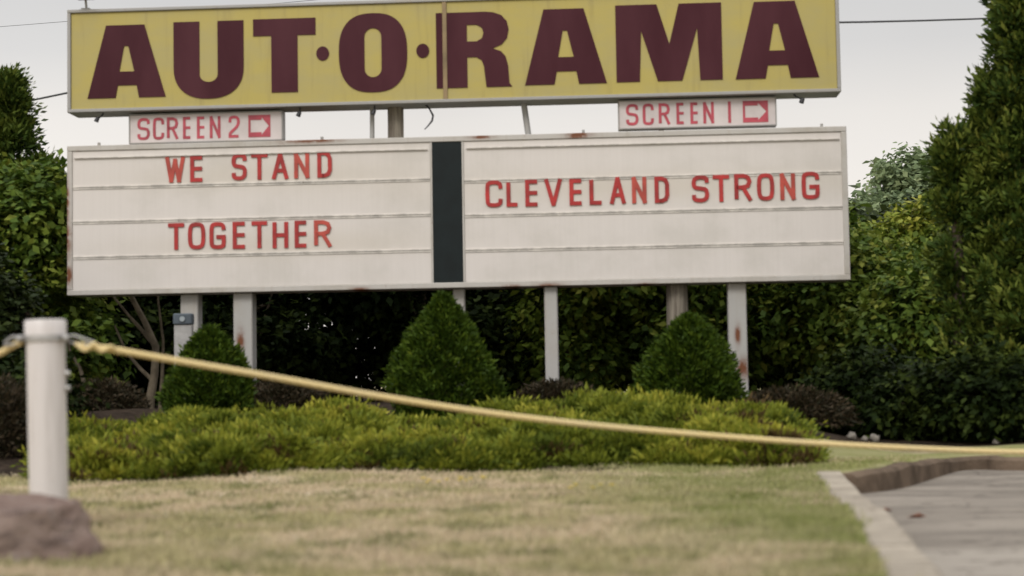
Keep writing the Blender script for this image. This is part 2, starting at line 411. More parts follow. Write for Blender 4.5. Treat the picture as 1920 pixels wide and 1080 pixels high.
m_dry = leafmat('dry_twigs_and_leaves', [(.015, .016, .007), (.035, .028, .014), (.075, .052, .03)], trans=.1)

def crown_clumps(lobes, dens, lpc, cr, ls, flat=.6, inner=.35):
    C = []; O = []
    for (cx, cy, cz, rx, ry, rz) in lobes:
        area = 4*math.pi*((rx*ry+ry*rz+rx*rz)/3); n = max(8, int(area*dens))
        d = unit(rng.normal(size=(n, 3)))
        rr = np.where(rng.random(n) < inner, .35+.5*rng.random(n), .86+.22*rng.random(n))
        C.append(np.array([cx, cy, cz])+d*rr[:, None]*np.array([rx, ry, rz])); O.append(d)
    C = np.concatenate(C); O = np.concatenate(O); n = len(C)
    cs = cr*(.6+.8*rng.random(n)); ct = rng.random(n)
    I = np.repeat(np.arange(n), lpc); m = len(I)
    off = rng.normal(size=(m, 3))*np.array([1, 1, flat])*cs[I][:, None]*.55
    P = C[I]+off
    nm = unit(np.array([0, 0, .9])+.5*O[I]+rng.normal(size=(m, 3))*.55)
    ax = unit(np.cross(nm, rng.normal(size=(m, 3)))+O[I]*.4-np.array([0, 0, .25]))
    L = ls*(.4+1.1*rng.random(m))
    tint = .68*ct[I]+.32*rng.random(m)
    return P, leaves(P, ax, nm, L, L*.62), tint, C
def trunk_mesh(h, r, C, limbs=8, z0=-.1, spread=.15, m=None):
    mb = MB(); pts = [Vector((0, 0, z0))]; k = 6
    for i in range(1, k+1): pts.append(Vector((random.uniform(-1, 1)*spread*i/k, random.uniform(-1, 1)*spread*i/k, z0+(h-z0)*i/k)))
    mb.tube(pts, [r*(1.25 if i == 0 else 1-.8*i/k) for i in range(k+1)], 9, rough=.06)
    for j in range(limbs):
        c = Vector(C[rng.integers(len(C))]); s = pts[1+int(rng.integers(k-1))]
        mid = s.lerp(c, .5)+Vector((0, 0, .12*random.random()))
        mb.tube([s, s.lerp(mid, .5), mid, c], [r*.42, r*.33, r*.22, r*.08], 5)
    return mb
def tree(name, x, y, lobes, label, cat='tree', group=None, leaf=m_broad, dens=16, lpc=34, cr=.26, ls=.1, h=None, r=.08, limbs=9, flat=.6, inner=.35, zmin=None):
    z = float(hf(x, y)); root = empty(name, (x, y, z), 0, label, cat, group)
    P, V, tint, C = crown_clumps(lobes, dens, lpc, cr, ls, flat, inner)
    ok = V[:, :, 2].min(1) > (.0 if zmin is None else zmin); V = V[ok]; tint = tint[ok]
    quads('crown' if cat == 'tree' else 'foliage', V, tint, leaf, root)
    h = h or max(l[2] for l in lobes)
    trunk_mesh(h, r, C, limbs).build('trunk' if cat == 'tree' else 'stem', m_bark, root)
    return root
def rlobes(w, d, h, n, base=.0):
    o = []
    for i in range(n):
        t = (i+.5)/n; z = base+h*(.12+.75*t); k = math.sin(math.pi*min(1, .25+.62*t))
        o.append((random.uniform(-1, 1)*w*.45*k, random.uniform(-1, 1)*d*.4*k, z, w*random.uniform(.3, .45)*(.6+.4*k), d*random.uniform(.3, .42), h*random.uniform(.13, .2)))
    return o
def X(px, d): return (px-960)/F*d
# trees of the wood behind the board: front row then back row
WG = 'dark leafy trees forming the wood behind the board'
front = [(190, 21.4, 2.9), (330, 22.2, 3.2), (480, 21.6, 3.2), (640, 22.3, 3.3), (800, 21.5, 3.1), (930, 22.4, 3.3), (1060, 21.4, 3.3), (1190, 22.2, 3.4), (1320, 21.2, 3.3), (1440, 22, 3.3)]
wl = ['dark leafy tree behind the left tip of the marquee', 'dark leafy tree behind the bare sapling and left post pair', 'dark leafy tree behind the second white post',
      'dark leafy tree showing between the left and tallest clipped yews', 'dark leafy tree straight behind the tallest clipped yew', 'dark leafy tree left of the lone slim white post',
      'green leafy tree right behind the lone slim white post', 'green leafy tree left of the grey timber post', 'green leafy tree behind the right clipped yew', 'green leafy tree behind the rust-marked right post']
for i, (px, d, h) in enumerate(front):
    w_ = 1.55
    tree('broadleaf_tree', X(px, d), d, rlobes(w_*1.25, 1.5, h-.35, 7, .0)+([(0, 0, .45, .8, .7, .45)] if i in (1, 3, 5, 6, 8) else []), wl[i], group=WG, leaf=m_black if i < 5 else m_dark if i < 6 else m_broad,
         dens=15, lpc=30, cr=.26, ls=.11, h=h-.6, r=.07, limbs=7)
bl = ['the left conifer', 'the bare sapling', 'the gap right of the two left posts', 'the left side of the tallest yew', 'the lone slim white post', 'the timber post', 'the rust-marked post', 'the right end of the marquee', 'the tall right conifer']
bk = [(60, 25.5, 3.7), (300, 26, 3.6), (540, 25.5, 3.7), (780, 26.2, 3.7), (1010, 25.6, 3.8), (1230, 26, 3.8), (1450, 25.6, 3.6), (1650, 26, 3.3), (1860, 25.6, 3.6)]
for i, (px, d, h) in enumerate(bk):
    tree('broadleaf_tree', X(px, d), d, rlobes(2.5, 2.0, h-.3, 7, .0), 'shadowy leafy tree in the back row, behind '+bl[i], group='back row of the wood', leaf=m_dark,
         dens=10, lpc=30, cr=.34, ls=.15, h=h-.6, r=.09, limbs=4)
# right of the board
tree('broadleaf_tree', X(1650, 22.5), 22.5, [(-.25, 0, 1.6, .55, .8, .62), (.35, 0, 1.95, .45, .6, .42), (.85, 0, 2.25, .5, .6, .5), (1.25, .1, 2.55, .4, .5, .4), (.95, -.3, 1.7, .6, .6, .6), (-.05, -.2, 1.2, .85, .9, .6), (.8, .1, 1.3, .9, .9, .8), (.1, 0, .5, 1.1, .9, .5)],
     'yellow-green bushy tree just right of the marquee, below the hazy tree top', leaf=m_bright, dens=17, lpc=44, cr=.21, ls=.10, h=2, r=.07)
tree('broadleaf_tree', X(1560, 20.6), 20.6, [(-.1, 0, 1.0, .8, .7, .6), (.5, 0, .9, .8, .7, .6), (0, 0, 1.6, .7, .6, .55), (.8, 0, 1.5, .5, .5, .5)],
     'mid-green low tree under the right end of the marquee', leaf=m_broad, dens=20, lpc=32, cr=.22, ls=.1, h=1.3, r=.06)
tree('broadleaf_tree', X(1735, 19.2), 19.2, [(-.2, 0, .9, .7, .7, .6), (.5, 0, 1.0, .8, .7, .7), (.2, 0, 1.4, .6, .6, .45)],
     'mid-green leafy tree reaching the ground left of the big right conifer', leaf=m_broad, dens=20, lpc=32, cr=.22, ls=.1, h=1.3, r=.06)
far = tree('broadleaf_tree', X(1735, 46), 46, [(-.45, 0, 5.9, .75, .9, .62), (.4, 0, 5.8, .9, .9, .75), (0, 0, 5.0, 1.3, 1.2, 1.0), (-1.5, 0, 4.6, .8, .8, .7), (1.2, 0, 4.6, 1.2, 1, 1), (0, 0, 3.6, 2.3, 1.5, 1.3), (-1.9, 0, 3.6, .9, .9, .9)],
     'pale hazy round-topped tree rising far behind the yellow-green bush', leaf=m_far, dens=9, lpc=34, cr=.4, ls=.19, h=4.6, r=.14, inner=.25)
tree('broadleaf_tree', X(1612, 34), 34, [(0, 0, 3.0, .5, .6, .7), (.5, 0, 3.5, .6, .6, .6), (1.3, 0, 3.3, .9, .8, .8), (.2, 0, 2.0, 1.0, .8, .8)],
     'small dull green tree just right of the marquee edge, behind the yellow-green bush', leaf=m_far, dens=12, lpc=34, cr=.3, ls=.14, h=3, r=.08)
# left of the board
tree('broadleaf_tree', X(20, 19.6), 19.6, [(-.3, 0, 2.5, .7, .7, .5), (.40, -.1, 2.5, .45, .6, .42), (.2, -.2, 2.1, .7, .7, .5), (-.5, -.1, 2.1, .8, .7, .6), (.1, 0, 1.4, .9, .8, .7), (-.7, 0, 1.0, .8, .8, .8), (.4, 0, .6, .8, .7, .6)],
     'lush green leafy tree at the left edge of the picture beside the marquee', leaf=m_broad, dens=20, lpc=34, cr=.25, ls=.11, h=2.6, r=.08)
tree('broadleaf_tree', X(40, 17.2), 17.2, [(-.16, 0, .8, .34, .5, .6), (-.5, 0, 1.3, .42, .5, .5), (-.7, 0, .8, .7, .6, .7)],
     'dark leafy bush-like tree at left behind the white pipe post', leaf=m_dark, dens=26, lpc=34, cr=.2, ls=.09, h=1.2, r=.05)
for px_, d_, w_, h_, lb in ((1640, 16.6, .8, 1.0, 'dark low bush behind the wide dry shrub'), (1760, 15.6, .75, .85, 'dark low bush right of the pale stones, under the conifer'), (1890, 15.0, .8, 1.0, 'dark low bush at the right edge beyond the far kerb'), (20, 15.0, .55, .75, 'dark low bush at the left edge beside the white pipe post')):
    tree('leafy_bush', X(px_, d_), d_, [(0, 0, h_*.45, w_*.8, .5, h_*.42), (-.35*w_, .1, h_*.35, w_*.6, .5, h_*.33), (.4*w_, 0, h_*.3, w_*.6, .5, h_*.33)], lb, 'bush', 'dark low bushes at the foot of the trees', m_black, dens=40, lpc=34, cr=.15, ls=.075, h=h_*.6, r=.03)
m_stone = simple('pale_stone', (.2, .18, .155), .9, .3, 9, .2, bmp=.5)
for px_, py_, w_, lb in ((1597, 812, .075, 'leftmost pale stone under the trees right of the juniper bed'), (1621, 797, .055, 'topmost small pale stone under the trees right of the juniper bed'), (1640, 815, .085, 'largest pale stone under the trees right of the juniper bed'), (1868, 828, .06, 'lone pale stone near the right edge above the rope')):
    q_ = D(px_, py_+6, 14.6); m = MB(); n_ = 12; vs = []; fs = []
    for a_ in range(7):
        for b_ in range(n_):
            th = math.pi*a_/6; ph = 2*math.pi*b_/n_; k_ = w_*.62*random.uniform(.65, 1.2)
            vs.append((math.sin(th)*math.cos(ph)*k_, math.sin(th)*math.sin(ph)*k_*.8, math.cos(th)*k_*.8))
    fs = [(a_*n_+b_, (a_+1)*n_+b_, (a_+1)*n_+(b_+1) % n_, a_*n_+(b_+1) % n_) for a_ in range(6) for b_ in range(n_)]
    m.add(vs, fs, True); o_ = m.build('stone', m_stone); o_.location = (q_.x, 14.6, float(hf(q_.x, 14.6))+w_*.45); tag(o_, lb, 'stone', 'pale stones under the trees')

# conifers (arborvitae): drooping flat sprays round a leader
def conifer(x, y, cones, label, n=26000, ls=.13, r=.11, h=None):
    z = float(hf(x, y)); root = empty('conifer_tree', (x, y, z), 0, label, 'tree', 'conifers framing the board')
    tot = sum(c[3]*c[4] for c in cones); Vs = []; Ts = []; mb = MB()
    for (cx, cy, zb, rad, ht, pw) in cones:
        m = int(n*rad*ht/tot); nb = int(70*ht*rad)+36
        bz = rng.random(nb)**.8; ba = rng.random(nb)*6.283
        br = rad*(1-bz)**pw*(.45+1.05*rng.random(nb)**2.2)+.05
        nt2 = nb*5; B = np.repeat(np.arange(nb), 5); tf = .3+.72*rng.random(nt2)**.7       # five tufts on each branch
        ta = ba[B]+rng.normal(size=nt2)*.10/np.maximum(br[B], .15)
        od = np.stack([np.cos(ta), np.sin(ta), 0*ta], -1)
        TC = np.array([cx, cy, zb])+od*(br[B]*tf)[:, None]; TC[:, 2] += bz[B]*ht+.34*tf*br[B]
        tr_ = .035+.065*rng.random(nt2); tt = rng.random(nt2)
        I = rng.integers(0, nt2, m); q = rng.normal(size=(m, 3))
        P = TC[I]+q*tr_[I][:, None]*np.array([.8, .8, .75])+od[I]*(q[:, :1]*.02)
        ax = unit(od[I]*.6+np.array([0, 0, .6])+q*.35+rng.normal(size=(m, 3))*.35); nm = unit(od[I]*.5+rng.normal(size=(m, 3))+np.array([0, 0, .4]))
        L = ls*(.5+.9*rng.random(m)); Vs.append(leaves(P, ax, nm, L, L*.36))
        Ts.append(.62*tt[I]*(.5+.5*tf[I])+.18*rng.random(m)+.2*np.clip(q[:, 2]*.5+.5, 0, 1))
        mb.tube([(cx*.2, cy*.2, -.1), (cx, cy, zb+.1), (cx, cy, zb+ht*.5), (cx, cy, zb+ht*.97)], [r, r*.85, r*.5, .012], 8)
        for k in range(0, nb, 3):
            zz = zb+bz[k]*ht; e = (cx+math.cos(ba[k])*br[k]*.8, cy+math.sin(ba[k])*br[k]*.8, zz+.2*br[k])
            mb.tube([(cx, cy, zz), e], [.018, .005], 4)
    V = np.concatenate(Vs); T = np.concatenate(Ts); ok = V[:, :, 2].min(1) > 0
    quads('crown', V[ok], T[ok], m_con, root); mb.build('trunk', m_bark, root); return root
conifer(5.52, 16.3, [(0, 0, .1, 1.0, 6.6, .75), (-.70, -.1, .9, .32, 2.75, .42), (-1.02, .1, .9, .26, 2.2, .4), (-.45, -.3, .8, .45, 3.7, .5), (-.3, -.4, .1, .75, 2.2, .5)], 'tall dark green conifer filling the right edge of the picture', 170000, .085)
conifer(X(15, 20.4), 20.4, [(0, 0, .1, .60, 4.05, .6), (.36, 0, .2, .34, 2.9, .5)], 'dark conifer with a ragged peak left of the yellow board', 50000, .09, .09)
conifer(X(-105, 21.6), 21.6, [(0, 0, .1, .62, 6.3, .5)], 'taller conifer cut by the upper left corner of the picture', 26000, .1, .09)

# clipped yews
def yew(px, d, wpx, ypeak, ybase, label, pe=1.9, pf=.85, n=22000):
    s = F/d; x = X(px, d); z0 = float(hf(x, d)); top = D(px, ypeak, d).z-z0; rad = wpx/2/s
    root = empty('clipped_yew', (x, d, z0), 0, label, 'shrub', 'cone-shaped clipped yews under the marquee')
    nt_ = n; hh = rng.random(nt_)**1.15; a = rng.random(nt_)*6.283
    prof = np.where(hh < .25, .9+.4*hh, (1-(np.maximum(hh-.25, 0)/.75)**pe)**pf); prof = np.clip(prof, 0.03, 1)
    lum = 1+.09*np.sin(a*3+hh*7+px)+.08*np.sin(a*7-hh*19+px)+.05*np.sin(a*13+hh*41)+np.where(rng.random(nt_) < .03, .13*rng.random(nt_), 0)
    f = 1-.35*rng.random(nt_)**2.2
    o = np.stack([np.cos(a), np.sin(a), 0*a], -1); P = o*(rad*prof*lum*f)[:, None]; P[:, 2] = hh*top*(.97)-.02
    P += rng.normal(size=P.shape)*.017
    ax = unit(o*.8+np.array([0, 0, .75])+rng.normal(size=P.shape)*.5); nm = unit(rng.normal(size=P.shape)+np.array([0, 0, .5]))
    L = .05*(.6+.9*rng.random(nt_)); tn = .35*rng.random(nt_)+.35*(.5+.5*np.sin(a*7+hh*23))*(rng.random(nt_))+.3*f*rng.random(nt_)
    quads('foliage', leaves(P, ax, nm, L, L*.34), tn, m_yew, root)
    C = P[rng.integers(0, nt_, 40)]*.85; trunk_mesh(top*.8, .035, C, 14, spread=.02).build('stem', m_bark, root)
yew(392, 15.2, 150, 612, 765, 'smallest clipped yew, at the left in front of two white posts')
yew(830, 15.0, 188, 548, 765, 'tallest clipped yew, pointed, under the marquee\'s dark divider', 1.65, .95, n=34000)
yew(1290, 15.2, 178, 588, 765, 'broad clipped yew at the right before the timber and rust-marked posts', n=26000)

# low spreading juniper bed: a mass with lumps
n = 300000
def jh(x, y):                                  # mound height of the planting
    e = S(x, -3.0, -2.75)*0+1
    fr = 11.55+.35*np.sin(x*.9+.6)+.12*np.sin(x*4.1)-.5*S(x, .9, 2.0); lf = np.minimum(S(y, fr, fr+.45), 1-S(y, 14.1, 14.7))
    xl = S(x, -3.42-(y-11.5)*.3, -3.15-(y-11.5)*.3)*(1-S(x, 1.85+(y-11)*.12, 2.2+(y-11)*.12))
    lump = .16+.04*np.sin(x*2.3+.4)+.035*np.sin(x*5.1+y*2)+.035*np.sin(x*9+y*5+1)+.02*np.sin(x*17-y*9)
    lump = lump+.045*np.maximum(0, np.sin(x*6.3+np.sin(y*3)*1.5)*np.sin(y*7.1+np.sin(x*4)*1.3))
    back = .10*np.exp(-((x-1.5)/.85)**2)*S(y, 12, 13)+.11*np.exp(-((x+1.4)/.3)**2)*S(y, 12.5, 13.5)+.02*np.exp(-((x+.2)/.5)**2)
    return (lump+back)*lf*xl
nt3 = 5200
x = -4.5+7.5*rng.random(nt3); y = 11.0+3.7*rng.random(nt3)**1.2; H = jh(x, y); ok = H > .05; x = x[ok]; y = y[ok]; H = H[ok]; nt3 = len(x)
fz = np.where(rng.random(nt3) < .3, .35+.5*rng.random(nt3), .82+.28*rng.random(nt3)); tr_ = .04+.05*rng.random(nt3)
ex = .03; gx = (jh(x+ex, y)-jh(x-ex, y))/(2*ex); gy = (jh(x, y+ex)-jh(x, y-ex))/(2*ex)
up = unit(np.stack([-gx*.7, -gy*.7, np.ones(nt3)], -1)+rng.normal(size=(nt3, 3))*.35)
lean = np.stack([np.sin(x*3+y*4), -.3+.5*np.cos(x*2-y*5), 0*x], -1)
tt = .55*rng.random(nt3)+.45*(.5+.5*np.sin(x*3.1+1+np.sin(y*4))*np.sin(y*3.4+x))
dead = (rng.random(nt3) < .04+.30*np.exp(-((x+2.75)/.35)**2-((y-11.9)/.3)**2)+.2*np.exp(-((x-1.9)/.3)**2)); TC = np.stack([x, y, hf(x, y)+H*fz-.03], -1); I = rng.integers(0, nt3, n); q = rng.normal(size=(n, 3))
P = TC[I]+q*tr_[I][:, None]*np.array([1, 1, .45])*.8; P[:, 2] = np.maximum(P[:, 2], hf(P[:, 0], P[:, 1])+.005)
ax = unit(up[I]*.9+lean[I]*.35+q*.45+rng.normal(size=(n, 3))*.3); nm = unit(lean[I]+rng.normal(size=(n, 3))*.8+np.array([0, -.4, .4]))
L = .048*(.5+rng.random(n))*(.7+.6*rng.random(nt3)[I])
quads('juniper_bed', leaves(P, ax, nm, L, L*.34), np.where(dead[I], 0, 1)*(.18+.66*tt[I]*(.55+.45*fz[I])+.14*rng.random(n)+.16*np.clip(q[:, 2]*.5+.5, 0, 1))*1.0, m_jun)  # tint paints in shade low in the gaps and light on the tops
tag(bpy.data.objects['juniper_bed'], 'low spreading yellow-green juniper cover along the lawn edge under the board', 'ground cover', kind='stuff')

# dry brown shrubs on the mulch
def dry(px, d, rx, h, label, n=5200):
    x = X(px, d); root = empty('dry_shrub', (x, d, float(hf(x, d))), 0, label, 'shrub', 'dry brown shrubs on the mulch')
    dd = unit(rng.normal(size=(n, 3))); dd[:, 2] = np.abs(dd[:, 2]); P = dd*(.55+.5*rng.random((n, 1)))*np.array([rx, .4, h])
    ax = unit(dd+rng.normal(size=(n, 3))*.6); L = .05*(.5+rng.random(n))
    quads('foliage', leaves(P, ax, unit(rng.normal(size=(n, 3))), L, L*.3), rng.random(n), m_dry, root)
    mb = MB()
    for k in range(26):
        a = random.random()*6.283; e = Vector((math.cos(a)*rx*.8, math.sin(a)*.32, h*random.uniform(.4, 1)))
        mb.tube([(0, 0, -.05), e*.5+Vector((0, 0, .05)), e], [.012, .008, .003], 4)
    mb.build('stem', m_bark, root)
dry(530, 16.4, .5, .3, 'dry brown shrub right of the small left yew')
dry(1040, 16.6, .42, .22, 'dry brown shrub at the foot of the lone slim white post')
dry(1480, 15.6, .6, .34, 'wide dry brown shrub right of the rust-marked post', 9000)
dry(190, 16.8, .45, .3, 'dry brown shrub at the foot of the bare sapling')
dry(-5, 13.6, .42, .62, 'dark twiggy shrub at the left edge behind the white pipe post', 9000)

# bare sapling
m_twig = simple('sapling_bark', (.17, .14, .10), .9, .3, 10, .1)
d = 18.9; b0 = D(280, 775, d); root = empty('bare_sapling', (b0.x, b0.y, float(hf(b0.x, d))), 0, 'thin bare branching sapling left of the small clipped yew', 'tree')
def rel(px, py, dd=0): p = D(px, py, d+dd); return (p.x-b0.x, p.y-b0.y, p.z-root.location.z)
mb = MB()
mb.tube([(0, 0, -.1), rel(282, 750), rel(290, 700), rel(292, 650), rel(272, 605), rel(248, 560), rel(232, 480), rel(225, 400)], [.06, .055, .048, .042, .034, .03, .02, .01], 8, rough=.08)
mb.build('trunk', m_twig, root)
for br in ([(288, 715), (262, 690), (236, 660), (215, 610)], [(300, 775), (304, 700), (306, 640), (296, 560), (300, 470)], [(284, 640), (258, 610), (240, 590), (200, 540)], [(160, 725), (150, 690), (132, 660), (120, 610)]):
    mb = MB(); mb.tube([rel(*p, dd=.05) for p in br], [.03, .024, .018, .012, .008][:len(br)], 6, rough=.08); mb.build('branch', m_twig, root)
P, V, tint, C = crown_clumps([(-.5, .1, 2.0, .5, .4, .35), (.1, .1, 2.1, .5, .4, .3)], 8, 14, .15, .08)
quads('crown', V, tint, m_dark, root)

# yellow flowers in the lawn
m_yel = simple('yellow_petals', (.75, .6, .04), .7, .15, 30); m_stemg = simple('flower_stalk', (.1, .15, .03), .8, .2, 20)
for (px, py, w_, k, lab) in ((850, 919, .22, 13, 'larger patch of small yellow flowers in the lawn centre'), (1112, 938, .13, 7, 'smaller patch of small yellow flowers right of centre in the lawn')):
    g = G(px, py); z = float(hf(g.x, g.y)); root = empty('flower_patch', (g.x, g.y, z), 0, lab, 'flowers', 'patches of yellow flowers in the lawn')
    st = MB(); fl = MB()
    for i in range(k):
        a, b_ = random.uniform(-w_, w_), random.uniform(-.12, .12); hh = random.uniform(.035, .065)
        st.tube([(a, b_, -.02), (a+.004, b_, hh)], .0018, 4)
        q = random.uniform(.012, .018)
        for rr, zz in ((q, 0), (q*.6, .004)):
            vs = []; m_ = 14
            for j in range(m_): an = 6.283*j/m_; ra = rr*(1 if j % 2 else .72); vs.append((a+math.cos(an)*ra, b_+math.sin(an)*ra, hh+zz+.003*(j % 2)))
            vs.append((a, b_, hh+zz-.002)); fl.add(vs, [(j, (j+1) % m_, m_) for j in range(m_)])
    st.build('stalks', m_stemg, root)['kind'] = 'stuff'; fl.build('petals', m_yel, root)['kind'] = 'stuff'

m_fall = simple('fallen_leaf_brown', (.22, .08, .04), .8, .3, 20)
for (px, py, lb) in ((1655, 961, 'curled red-brown leaf on the drive by the near kerb'), (1718, 972, 'second dry leaf further out on the drive')):
    g = G(px, py, -.12); m = MB(); w_ = .05
    vs = [(-w_, 0, .004), (-w_*.4, -w_*.4, .016), (w_*.4, -w_*.35, .02), (w_*1.1, 0, .008), (w_*.4, w_*.4, .024), (-w_*.4, w_*.35, .012), (0, 0, .003)]
    m.add(vs, [(i_, (i_+1) % 6, 6) for i_ in range(6)]); o_ = m.build('fallen_leaf', m_fall); o_.location = (g.x, g.y, -.118); tag(o_, lb, 'leaf', 'fallen leaves on the drive')

# ---------------------------------------------------------------- the drive-in sign
YAW = R(-3.5); SD = 18.0
so = Vector((0, SD, 0)); su = Vector((math.cos(YAW), math.sin(YAW), 0)); sn = Vector((-su.y, su.x, 0))   # sn points away from camera
def PX(px, py):
    r = ray(px, py); o = Vector((0, 0, EYE)); t = (so-o).dot(sn)/r.dot(sn); p = o+r*t
    return (p-so).dot(su), p.z
root = empty('drive_in_sign', so, YAW, 'large drive-in theatre sign: yellow maroon-lettered board above a white two-panel marquee on posts', 'sign')
m_alu = painted('grey_painted_metal', (.34, .335, .325), rust_amt=.25)
m_white, t, b = mat('white_marquee_face', .4, .5)
v = coord(t); c = mix(t, noise(t, coord(t, (30, 1, .7)), 1, 4, .6, .35, .7), (.69, .645, .61), (.67, .625, .59))
c = mix(t, mul2(t, noise(t, v, 1.3, 6, .6, .45, .7), .45), c, (.52, .49, .44)); c = mix(t, mul2(t, blob(t, [(1.6, 2.75, 2.6, .16), (-2.6, 2.98, 1.6, .17), (-2.6, 2.2, 1.6, .15)]), .5), c, (.57, .51, .42)); t.links.new(c, b.inputs['Base Color'])
m_red = simple('red_letter_plastic', (.38, .022, .02), .45, .3, 5)
m_redf = simple('faded_red_letter_plastic', (.43, .06, .04), .5, .25, 5)
m_mar, t, b = mat('maroon_letter_vinyl', .45, .2)
v = coord(t); c = mix(t, noise(t, coord(t, (1.2, 1, .35)), 1.3, 5, .55, .3, .75), (.045, .005, .011), (.075, .018, .026)); t.links.new(c, b.inputs['Base Color'])
m_ylw, t, b = mat('yellow_board_face', .45, .25)
v = coord(t); c = mix(t, noise(t, coord(t, (1, 1, 2)), 1.2, 5, .6, .35, .7), (.46, .38, .115), (.42, .36, .15)); c = mix(t, mul2(t, noise(t, coord(t, (9, 1, .5)), 1.4, 6, .6, .52, .8), .45), c, (.27, .21, .09)); t.links.new(c, b.inputs['Base Color'])
m_track = simple('letter_track', (.58, .545, .50), .6, .25, 9)
m_green = simple('dark_green_divider', (.006, .011, .012), .6, .2, 5, .25)
m_pink = simple('screen_sign_face', (.60, .54, .53), .45, .1, 3)
m_rdp = simple('faded_crimson_lettering', (.42, .06, .085), .5, .25, 6)
m_dkm = simple('dark_fixture_metal', (.025, .025, .03), .5, .2, 8)
m_timb, t, b = mat('weathered_timber', .95, .1)
v = coord(t, (18, 18, 1.2)); c = mix(t, noise(t, v, 1.5, 7, .65, .3, .7), (.13, .11, .09), (.30, .27, .22)); t.links.new(c, b.inputs['Base Color']); bump(t, b, noise(t, v, 3, 6, .6, .2, .8), .5, .01)

# --- name board
xl, zt = PX(136, 26); xr = PX(1571, 100)[0]; zb = PX(136, 216)[1]
zt = (PX(136, 26)[1]+PX(840, 3)[1])/2; zb = (PX(136, 216)[1]+PX(1571, 178)[1])/2
nb = empty('name_board', (0, 0, 0)); nb.parent = root
def frame_box(xl, xr, zb, zt, y0, y1, fw, mt, par, lip=.03, name='frame'):
    m = MB()
    m.box((xl, y0, zt-fw), (xr, y1, zt)); m.box((xl, y0, zb), (xr, y1, zb+fw))
    m.box((xl, y0+.002, zb+fw), (xl+fw, y1, zt-fw)); m.box((xr-fw, y0+.002, zb+fw), (xr, y1, zt-fw))
    m.box((xl+fw, y1-.03, zb+fw), (xr-fw, y1-.003, zt-fw))
    return m.build(name, mt, par)
fr = frame_box(xl, xr, zb, zt, -.19, .19, .038, m_alu, nb)
xs_ = PX(838, 100)[0]; g = .038
m = MB(); m.box((xl+g, -.165, zb+g), (xs_, -.13, zt-g), .004); m.build('yellow_face', m_ylw, nb)
m = MB(); m.box((xs_+.002, -.165, zb+g), (xr-g, -.13, zt-g), .004); m.build('yellow_face', m_ylw, nb)
# rib along the top and the foot, and the seam strip crossing the R
m_seam = simple('faded_seam_strip', (.24, .17, .085), .6, .3, 3)
m = MB(); m.box((xs_-.03, -.180, zb+g), (xs_+.018, -.166, zt-g), .003); m.build('seam_strip', m_seam, nb)
def arc(cx, cz, rx, rz, a0, a1, n=10, p=1.0):
    o = []
    for i in range(n+1):
        a = R(a0+(a1-a0)*i/n); c_, s_ = math.cos(a), math.sin(a)
        o.append((cx+rx*math.copysign(abs(c_)**p, c_), cz+rz*math.copysign(abs(s_)**p, s_)))
    return o
HG = {
 'A': [[(0, 0), (.36, 0), (.39, .17), (.63, .17), (.66, 0), (1, 0), (.73, 1), (.24, 1)], [(.41, .36), (.60, .36), (.525, .71), (.47, .71)]],
 'U': [[(0, 1), (.37, 1), (.37, .30)]+arc(.5, .30, .13, .10, 180, 360, 10)[1:]+[(.63, 1), (1, 1)]+arc(.5, .40, .5, .42, 0, -180, 22, .85)],
 'T': [[(0, 1), (0, .77), (.29, .77), (.29, 0), (.71, 0), (.71, .77), (1, .77), (1, 1)]],
 'O': [arc(.5, .5, .5, .5, 0, 360, 48, .78)[:-1], arc(.5, .70, .125, .11, 0, 180, 10)+arc(.5, .30, .125, .11, 180, 360, 10)],
 'R': [[(0, 0), (.41, 0), (.41, .40), (.53, .40), (.60, .36), (.63, .28), (.66, 0), (1, 0), (.965, .05), (.95, .28), (.92, .40), (.86, .47), (.75, .51), (.87, .56), (.94, .64), (.965, .76), (.94, .87), (.87, .95), (.76, .99), (.66, 1), (0, 1)],
       [(.41, .61), (.54, .61), (.61, .65), (.63, .72), (.61, .79), (.54, .83), (.41, .83)]],
 'M': [[(0, 0), (.22, 0), (.24, .66), (.39, 0), (.62, 0), (.77, .68), (.79, 0), (1, 0), (1, 1), (.60, 1), (.505, .48), (.39, 1), (0, 1)]],
}
big_letters = [('A', 173, 318, 53, 188), ('U', 333, 463, 46, 187), ('T', 481, 597, 41, 178), ('O', 640, 767, 31, 178), ('R', 821, 961, 29, 169), ('A', 985, 1137, 23, 163), ('M', 1155, 1352, 14, 157), ('A', 1376, 1531, 9, 152)]
zbs = [PX(a, b)[1] for _, a, _, _, b in big_letters if _ is not None]
for ch, a, b_, y0_, y1_ in big_letters:
    x0, z0 = PX((a+b_)/2, y1_); z1 = PX((a+b_)/2, y0_)[1]; x0 = PX(a, 100)[0]; x1 = PX(b_, 100)[0]
    m = MB(); m.prism([[(x0+p[0]*(x1-x0), z0+p[1]*(z1-z0)) for p in c] for c in HG[ch]], -.1735, -.1655)
    m.build('letter', m_mar, nb)
for px, py in ((610, 106), (796, 101)):
    cx, cz = PX(px, py); m = MB(); m.prism([arc(cx, cz, .072, .080, 0, 360, 24)[:-1]], -.1735, -.1655); m.build('letter_dot', m_mar, nb)
ZB1 = zb

